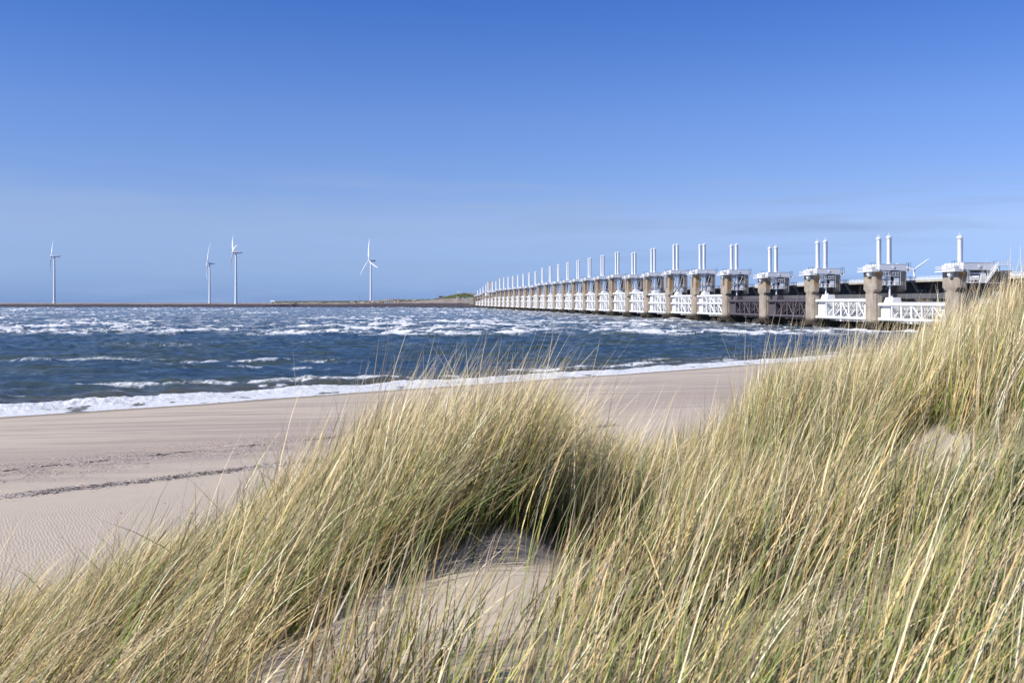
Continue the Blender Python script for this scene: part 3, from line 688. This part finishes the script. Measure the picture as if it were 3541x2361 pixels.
t = empty('round_sign', atpx(1288, 1725, 6.6)); tag(t, 'round white sign with red rim at the foot of a turbine', 'sign')
MB().tube((0, 0, 0), (0, 0, 1.4), .25, n=6).build('post', M['pole'], t); MB().tube((0, 0, 2.9), (0, -.3, 2.9), 1.9, n=18).build('rim', M['redp'], t); MB().tube((0, -.3, 2.9), (0, -.45, 2.9), 1.5, n=18).build('face', M['white'], t)
t = empty('dam_cabin', atpx(1230, 1725, 6.6)); tag(t, 'small dark cabin on legs on the dam left of the turbine', 'cabin')
m = MB(); m.box(-1.8, 1.8, -1, 1, 1.5, 3.6); m.build('cabin', M['pole'], t)
for s in (-1.2, 1.2): MB().tube((s, 0, 0), (s, 0, 1.5), .25, n=6).build('leg', M['pole'], t)
for k, (px, z) in enumerate(((1583, 23.2), (1588, 23.6))):
    t = empty('hill_mast', atpx(px, 1795, z)); tag(t, ('left' if k == 0 else 'right')+' white antenna of the pair on top of the green hill', 'antenna')
    MB().tube((0, 0, 0), (0, 0, 6-k), .3, n=6).build('shaft', M['white'], t); MB().box(-1, 1, -.3, .3, 2.2, 3.4).build('panel', M['white'], t)
t = empty('abutment', atpx(1628, 1658)); tag(t, 'sloping concrete abutment wall closing the far end of the barrier', 'abutment')
m = MB(); m.prismy([(-6, 16.5), (5, 16.5), (5, 4), (-1, 4)], -2, 20); m.build('wall', M['deck'], t)
m = MB(); m.box(5, 14, 0, 20, 3, 16); m.build('block', M['conc'], t)
t = empty('hill_parapet', atpx(1632, 1760, 22)); tag(t, 'pale parapet wall running down from the top of the green hill', 'wall')
m = MB(); m.prismy([(-14, 2.6), (-14, 3.4), (12, 0.4), (12, -3)], 0, 2); m.build('wall', M['deck'], t)
# ------------------------------------------------------------------ wind turbines
def blade_me(Lb, twist):
    m = MB(); n = 16; rings = []
    for k in range(n+1):
        s = k/n; r = 1.2+(Lb-1.2)*s
        ch = np.interp(s, [0, .06, .2, .5, .85, 1], [2.0, 2.3, 4.6, 3.3, 2.0, .7])*Lb/46; th = np.interp(s, [0, .1, .3, 1], [2.0, 1.7, 1.1, .25])*Lb/46
        tw = twist*(1-s); fl = Lb*(.16*s*s-.14*s)
        c, sn = math.cos(tw), math.sin(tw); ring = []
        for a in range(8):
            u = ch*.5*math.cos(a*math.pi/4)+ch*.18*(s > .05); w_ = th*.5*math.sin(a*math.pi/4)
            ring.append((u*c-w_*sn, fl+u*sn+w_*c, r))
        rings.append(ring)
    vs = [p for ring in rings for p in ring]
    fs = [(k*8+a, k*8+(a+1) % 8, (k+1)*8+(a+1) % 8, (k+1)*8+a) for k in range(n) for a in range(8)]
    m.add(vs, fs, True); m.add(rings[-1], [tuple(range(8))]); m.add(rings[0], [tuple(range(8))[::-1]])
    return m.mesh('blade', M['turb'])
def turbine(px, D, hub, Lb, yaw, ths, zb, label, tilt=6):
    t = empty('wind_turbine', atpx(px, D, zb)); tag(t, label, 'wind turbine', 'white wind turbines beyond the water')
    hh = hub-zb
    m = MB(); m.tube((0, 0, 0), (0, 0, hh-1.6), 2.35, 1.45, n=28); m.build('tower', M['turb'], t)
    MB().tube((0, 0, -.5), (0, 0, 1.6), 3.2, n=20).build('foundation', M['turb'], t)
    Rz = Matrix.Rotation(R(yaw), 4, 'Z'); Rx = Matrix.Rotation(R(-tilt), 4, 'X')
    nm = MB(); sec = [(-3.6, 1.3, 1.5), (-2.4, 1.8, 1.9), (2, 1.9, 2.1), (8, 1.7, 1.8), (10.5, 1.2, 1.2)]
    rings = []
    for y, a, b in sec: rings += [(-a, y, -b*.8), (a, y, -b*.8), (a*1.05, y, b*.3), (a*.7, y, b), (-a*.7, y, b), (-a*1.05, y, b*.3)]
    nm.add(rings, [(k*6+a, k*6+(a+1) % 6, k*6+6+(a+1) % 6, k*6+6+a) for k in range(4) for a in range(6)]+[tuple(range(6))[::-1], tuple(range(24, 30))])
    nm.box(-.5, .5, 8.5, 9.6, 1.5, 2.5)
    o = nm.build('nacelle', M['turb'], t); o.matrix_local = Matrix.Translation((0, 0, hh)) @ Rz
    hm = MB(); hm.tube((0, 1.2, 0), (0, -1.0, 0), 1.5, 1.6, n=16); hm.tube((0, -1.0, 0), (0, -2.4, 0), 1.6, .7, n=16)
    base = Matrix.Translation((0, 0, hh)) @ Rz @ Rx @ Matrix.Translation((0, -4.8, 0))
    o = hm.build('hub', M['turb'], t); o.matrix_local = base
    bme = cached(('blade', Lb), lambda: blade_me(Lb, .5))
    for th in ths:
        o = link('blade', bme, t); o.matrix_local = base @ Matrix.Rotation(R(th), 4, 'Y')
turbine(188, 1850, 93.5, 40, -68, (-23, 97, -143), 6, 'white turbine farthest left on the dam with one blade crossing its nacelle')
turbine(725, 2170, 92.0, 49, -68, (18, 138, -102), 5.5, 'smaller left turbine of the close pair with blade pointing up right')
turbine(816, 1690, 92.5, 46, -68, (-43, 77, -163), 6, 'taller right turbine of the close pair with a long blade hanging down')
turbine(1282.5, 2050, 93.0, 46.5, -56, (-10, -130, 110), 6.5, 'white turbine alone between the pair and the barrier, upright blade')
turbine(3161, 2391, 85.0, 44, -35, (52, -68, 172), 0, 'distant turbine behind the road bridge between the two rightmost piers', 3)
# gulls
def gull(px, y, D, span, label, rz):
    t = empty('gull', atpx(px, D, H+(HY-y)/F*D), rz); tag(t, label, 'bird', 'gulls in the sky')
    m = MB(); prof_ = [(-.28, .01), (-.18, .05), (0, .075), (.15, .06), (.23, .045), (.30, .012)]
    for (a, ra), (b, rb) in zip(prof_, prof_[1:]): m.tube((a*span, 0, 0), (b*span, 0, 0), ra*span, rb*span, n=8, cap=False)
    m.build('body', M['white'], t)
    for s in (-1, 1):
        m = MB(); pts = [(.08, .04, 0), (.06, .22, .09), (-.02, .5, .04)]; bk = [(-.12, .04, 0), (-.1, .24, .08), (-.06, .5, .035)]
        for k in range(2):
            a, b, c, d = pts[k], pts[k+1], bk[k+1], bk[k]; q4 = [(p[0]*span, s*p[1]*span, p[2]*span) for p in (a, b, c, d)]
            m.add(q4+[(x, y_, z_+.012*span) for x, y_, z_ in q4], [(3, 2, 1, 0), (4, 5, 6, 7), (0, 1, 5, 4), (1, 2, 6, 5), (2, 3, 7, 6), (3, 0, 4, 7)])
        m.build('wing', M['bunk'], t)
gull(3500, 877, 330, 1.3, 'small gull flying at the right edge above the bridge', 2.5)
gull(1379, 998, 500, 1.3, 'tiny gull right of the single turbine above the dam', .4)
gull(2210, 946, 600, 1.3, 'tiny gull above the white boxes in the middle of the barrier', .9)
# ------------------------------------------------------------------ wrack lines on the beach
def w_point(n, w0, sw, amin, amax, r_):
    a = r_.uniform(amin, amax, n); w = w0+sw*r_.normal(0, 1, n)
    # inverse of inland()/along()
    x = -41+w*.653+a*.758; y = 80-w*.758+a*.653; return x, y
def scatter(name, n, w0, sw, amin, amax, size, mat, label, seed, cluster=.5, flat=.4, kind='stuff'):
    r_ = np.random.default_rng(seed); x, y = w_point(n, w0, sw, amin, amax, r_)
    keep = vn(x*.9, y*.9, seed) > cluster; x = x[keep]; y = y[keep]; n = len(x)
    z = ground(x, y); s = size*r_.lognormal(0, .5, n); an = r_.uniform(0, 6.28, n)
    base = np.array([[1, 0, 0], [0, .5, 0], [-1, 0, 0], [0, -.5, 0], [.15, 0, .6], [-.1, .1, -.3]])
    ca, sa = np.cos(an), np.sin(an); bx = base[None, :, 0]*s[:, None]; by = base[None, :, 1]*s[:, None]*r_.uniform(.5, 1.2, n)[:, None]
    co = np.stack([x[:, None]+bx*ca[:, None]-by*sa[:, None], y[:, None]+bx*sa[:, None]+by*ca[:, None], z[:, None]+base[None, :, 2]*s[:, None]*flat+.004], -1).reshape(-1, 3)
    f = np.array([[0, 1, 4], [1, 2, 4], [2, 3, 4], [3, 0, 4], [1, 0, 5], [2, 1, 5], [3, 2, 5], [0, 3, 5]])
    fa = (np.arange(n)[:, None, None]*6+f[None]).reshape(-1, 3)
    rc = r_.random(n); me = np_mesh(name, co, fa, mat, False, {'rnd': ('FLOAT', np.repeat(rc, 6))})
    tag(link(name, me), label, kind=kind)
def ramp_mat(name, cols, rough=.8):
    q = NT(name); r_ = q.n('ShaderNodeValToRGB'); q.put(r_.inputs[0], q.attr('rnd')[2]); e = r_.color_ramp.elements; r_.color_ramp.interpolation = 'CONSTANT'
    e[0].position = 0; e[0].color = (*cols[0], 1); e[1].position = 1/len(cols); e[1].color = (*cols[1], 1)
    for k in range(2, len(cols)): x = e.new(k/len(cols)); x.color = (*cols[k], 1)
    return q.done(q.bsdf(r_.outputs[0], rough).outputs[0])
M['shells'] = ramp_mat('shells', [(.55, .50, .44), (.36, .21, .13), (.10, .10, .12), (.38, .34, .30), (.22, .15, .11), (.66, .63, .60), (.14, .12, .11)])
M['weed'] = ramp_mat('dry_seaweed', [(.035, .03, .022), (.06, .045, .03), (.09, .07, .05), (.02, .02, .018)])
scatter('shells', 52000, 45.0, .30, -14, 24, .026, M['shells'], 'band of broken shells along the upper tide line', 1, .15)
scatter('seaweed', 10000, 45.1, .24, -14, 24, .05, M['weed'], 'dark dry seaweed bits in the upper tide line', 2, .40, .3)
scatter('shells', 50000, 37.5, 2.0, -14, 26, .024, M['shells'], 'loose shells scattered along the lower tide line', 3, .35)
scatter('seaweed', 1500, 36.8, .25, -14, 18, .075, M['weed'], 'dark seaweed streaks along the lower tide line', 4, .62, .3)
scatter('shells', 2600, 57.5, 2.6, -12, 30, .02, M['shells'], 'sparse shells and pebbles at the foot of the dune', 5, .45)
scatter('seaweed', 500, 56, 3.0, -12, 30, .035, M['weed'], 'few dark twigs on the rippled sand', 6, .5, .3)
# ------------------------------------------------------------------ marram grass
q = NT('marram_blade'); c_ = q.attr('Col')[0]
pr = q.bsdf(c_, .6, None, .12)
tr = q.n('ShaderNodeBsdfTranslucent'); q.put(tr.inputs[0], c_)
ms = q.n('ShaderNodeMixShader'); q.put(ms.inputs[0], .16); q.put(ms.inputs[1], pr.outputs[0]); q.put(ms.inputs[2], tr.outputs[0])
M['grass'] = q.done(ms.outputs[0])
PAL = np.array([(.78, .59, .29), (.90, .75, .48), (.62, .43, .18), (.38, .27, .15), (.07, .135, .014), (.16, .26, .02), (.36, .36, .045), (.12, .08, .045), (.88, .80, .64), (.045, .095, .035)])
PW_dry = np.array([.19, .14, .14, .12, .10, .11, .09, .12, .03, .03]); PW_grn = np.array([.10, .07, .07, .07, .20, .20, .12, .09, .01, .10])
def grass():
    g = np.random.default_rng(21)
    # tuft centres
    n = 34000
    Yt = np.sqrt(g.uniform(1.5**2, 19**2, n)); Tt = g.uniform(-.66, .74, n); Xt = Tt*Yt
    # extra tufts far along the right-hand dune
    n2 = 3500; Y2 = g.uniform(17, 34, n2); T2 = g.uniform(.16, .74, n2)
    Xt = np.concatenate([Xt, T2*Y2]); Yt = np.concatenate([Yt, Y2]); Tt = np.concatenate([Tt, T2])
    zt = ground(Xt, Yt); px = Tt*F+CX
    dens = np.clip(1.9*fbm(Xt*1.3, Yt*1.1, 3, 33)-.30, .12, 1)
    big = ss(1.9, .9, np.hypot((Xt+.58)/1.05, (Yt-7.3)/1.5))                      # central tussock
    dens = np.clip(dens+.6*big, 0, 1)
    dens *= 1-.97*patches(Xt, Yt)
    gapz = ss(1960, 2080, px)*ss(2560, 2400, px)*ss(6.2, 7.2, Yt)             # thin grass in the dip right of the tussock
    dens *= 1-.12*gapz
    front = ss(-1.55, -1.0, Xt)*ss(.55, .0, Xt)*ss(5.4, 4.6, Yt)                # thin grass in front of the bare strip
    dens *= 1-.60*front
    dens *= ss(3.0, 4.6, zt+.5*(fbm(Xt*.4, Yt*.4, 3, 12)-.5))
    dens *= np.where((px < 1300) & (Yt > 9), .8, 1)
    keep = g.random(len(Xt)) < dens
    Xt, Yt, zt, px, big = Xt[keep], Yt[keep], zt[keep], px[keep], big[keep]
    per = np.clip(g.normal(11, 4, len(Xt)), 3, 24)*np.where(Yt < 4.5, 1.0, 1.0)+6*big
    per = per.astype(int); idx = np.repeat(np.arange(len(Xt)), per); N = len(idx)
    sp_ = g.normal(0, 1, (N, 2))*(.055+.02*g.random(len(Xt))[idx])[:, None]
    x = Xt[idx]+sp_[:, 0]; y = Yt[idx]+sp_[:, 1]; z = ground(x, y)-.03
    hloc = (.62+.55*fbm(Xt*.6, Yt*.6, 3, 71))[idx]                              # local height 0.62..1.17
    hloc *= 1+.24*big[idx]-.04*(ss(1960, 2100, px)*ss(2560, 2400, px)*ss(4.5, 6, Yt))[idx]+(.30-.19*ss(2700, 3250, px))[idx]*(ss(2400, 2650, px)*ss(6, 8, Yt))[idx]-.12*ss(700, 200, px)[idx]
    Lb = hloc*g.uniform(.55, 1.08, N)*.86
    tall = g.random(N) < .035+.05*(ss(2400, 2650, px)*ss(6, 8, Yt))[idx]+.07*big[idx]; Lb = np.where(tall, Lb*1.28+.08, Lb)
    wd = (g.uniform(.0030, .0064, N)+.004*(g.random(N) < .12))*np.where(tall, .8, 1)*(1+.05*np.clip(y-5, 0, 10))
    # lean: wind from the left and slightly toward the camera
    gust = fbm(x*.55, y*.55, 3, 44)
    tl = g.normal(0, R(7), len(Xt))[idx]; ta = g.normal(0, R(22), len(Xt))[idx]
    th0 = R(9)+R(13)*gust+tl+g.normal(0, R(8), N)+R(9)*ss(1100, 300, px)[idx]
    bend = (R(8)+R(20)*g.random(N)+R(22)*(gust-.4))*np.where(tall, .8, 1)+R(16)*ss(1100, 300, px)[idx]
    stray = g.random(N) < .07; bend = np.where(stray, bend+R(65)*g.random(N), bend)
    az = R(8)+ta+g.normal(0, R(20), N)+np.where(g.random(N) < .06, g.normal(0, R(80), N), 0)                                     # azimuth of the lean, 0 = +X
    S = 6; s = np.arange(S)/(S-1)
    ang = th0[:, None]+bend[:, None]*(s[None]**1.3)
    ds = (Lb/(S-1))[:, None]
    hx = np.concatenate([np.zeros((N, 1)), np.cumsum(np.sin(ang[:, 1:])*ds, 1)], 1); hz = np.concatenate([np.zeros((N, 1)), np.cumsum(np.cos(ang[:, 1:])*ds, 1)], 1)
    cxs = x[:, None]+hx*np.cos(az)[:, None]; cys = y[:, None]+hx*np.sin(az)[:, None]; czs = z[:, None]+hz
    fa = az+np.pi/2+g.normal(0, .8, N)                                          # ribbon width direction
    prof_ = np.array([.75, 1, .95, .8, .55, .12]); hw = wd[:, None]*.5*prof_[None]
    ox = np.cos(fa)[:, None]*hw; oy = np.sin(fa)[:, None]*hw
    co = np.stack([np.stack([cxs-ox, cys-oy, czs], -1), np.stack([cxs+ox, cys+oy, czs+hw*.5], -1)], 2)   # N,S,2,3
    co = co.reshape(-1, 3)
    b0 = (np.arange(N)[:, None]*S+np.arange(S-1)[None])*2; b0 = b0.ravel()
    faces = np.stack([b0, b0+1, b0+3, b0+2], 1)
    green = ss(.38, .62, fbm(x*.8, y*.8, 3, 55)+.10*ss(2400, 3300, px)[idx])
    pd = np.cumsum(PW_dry/PW_dry.sum()); pg = np.cumsum(PW_grn/PW_grn.sum()); u = g.random(N)
    ci = np.where(g.random(N) < green*.8+.12, np.searchsorted(pg, u), np.searchsorted(pd, u)); ci = np.clip(ci, 0, 9)
    ci = np.where(tall, np.where(g.random(N) < .8, 1, 0), ci)
    c = PAL[ci]*g.uniform(.68, 1.2, N)[:, None]*np.clip(g.normal(1.0, .23, len(Xt)), .45, 1.5)[idx][:, None]
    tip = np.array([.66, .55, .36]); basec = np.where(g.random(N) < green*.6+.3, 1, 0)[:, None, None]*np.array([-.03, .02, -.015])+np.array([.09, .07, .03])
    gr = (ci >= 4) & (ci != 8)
    tf = (s[None]**2.2)*np.where(gr, .55, .25)[:, None]; bf = (np.clip(1-s/.55, 0, 1)[None]**1.2)*.85*np.ones((N, 1))  # bf darkens blade feet: brown-green leaf bases plus painted-in occlusion
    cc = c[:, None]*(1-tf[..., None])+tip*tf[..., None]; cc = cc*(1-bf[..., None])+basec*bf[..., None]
    cc = np.repeat(cc[:, :, None], 2, 2).reshape(-1, 3); cc = np.clip(np.concatenate([cc, np.ones((len(cc), 1))], 1), 0, 1)
    print('blades', N)
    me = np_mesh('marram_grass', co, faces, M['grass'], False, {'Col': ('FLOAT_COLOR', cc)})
    tag(link('marram_grass', me), 'wind-bent straw and green marram grass covering the dune', kind='stuff')
grass()
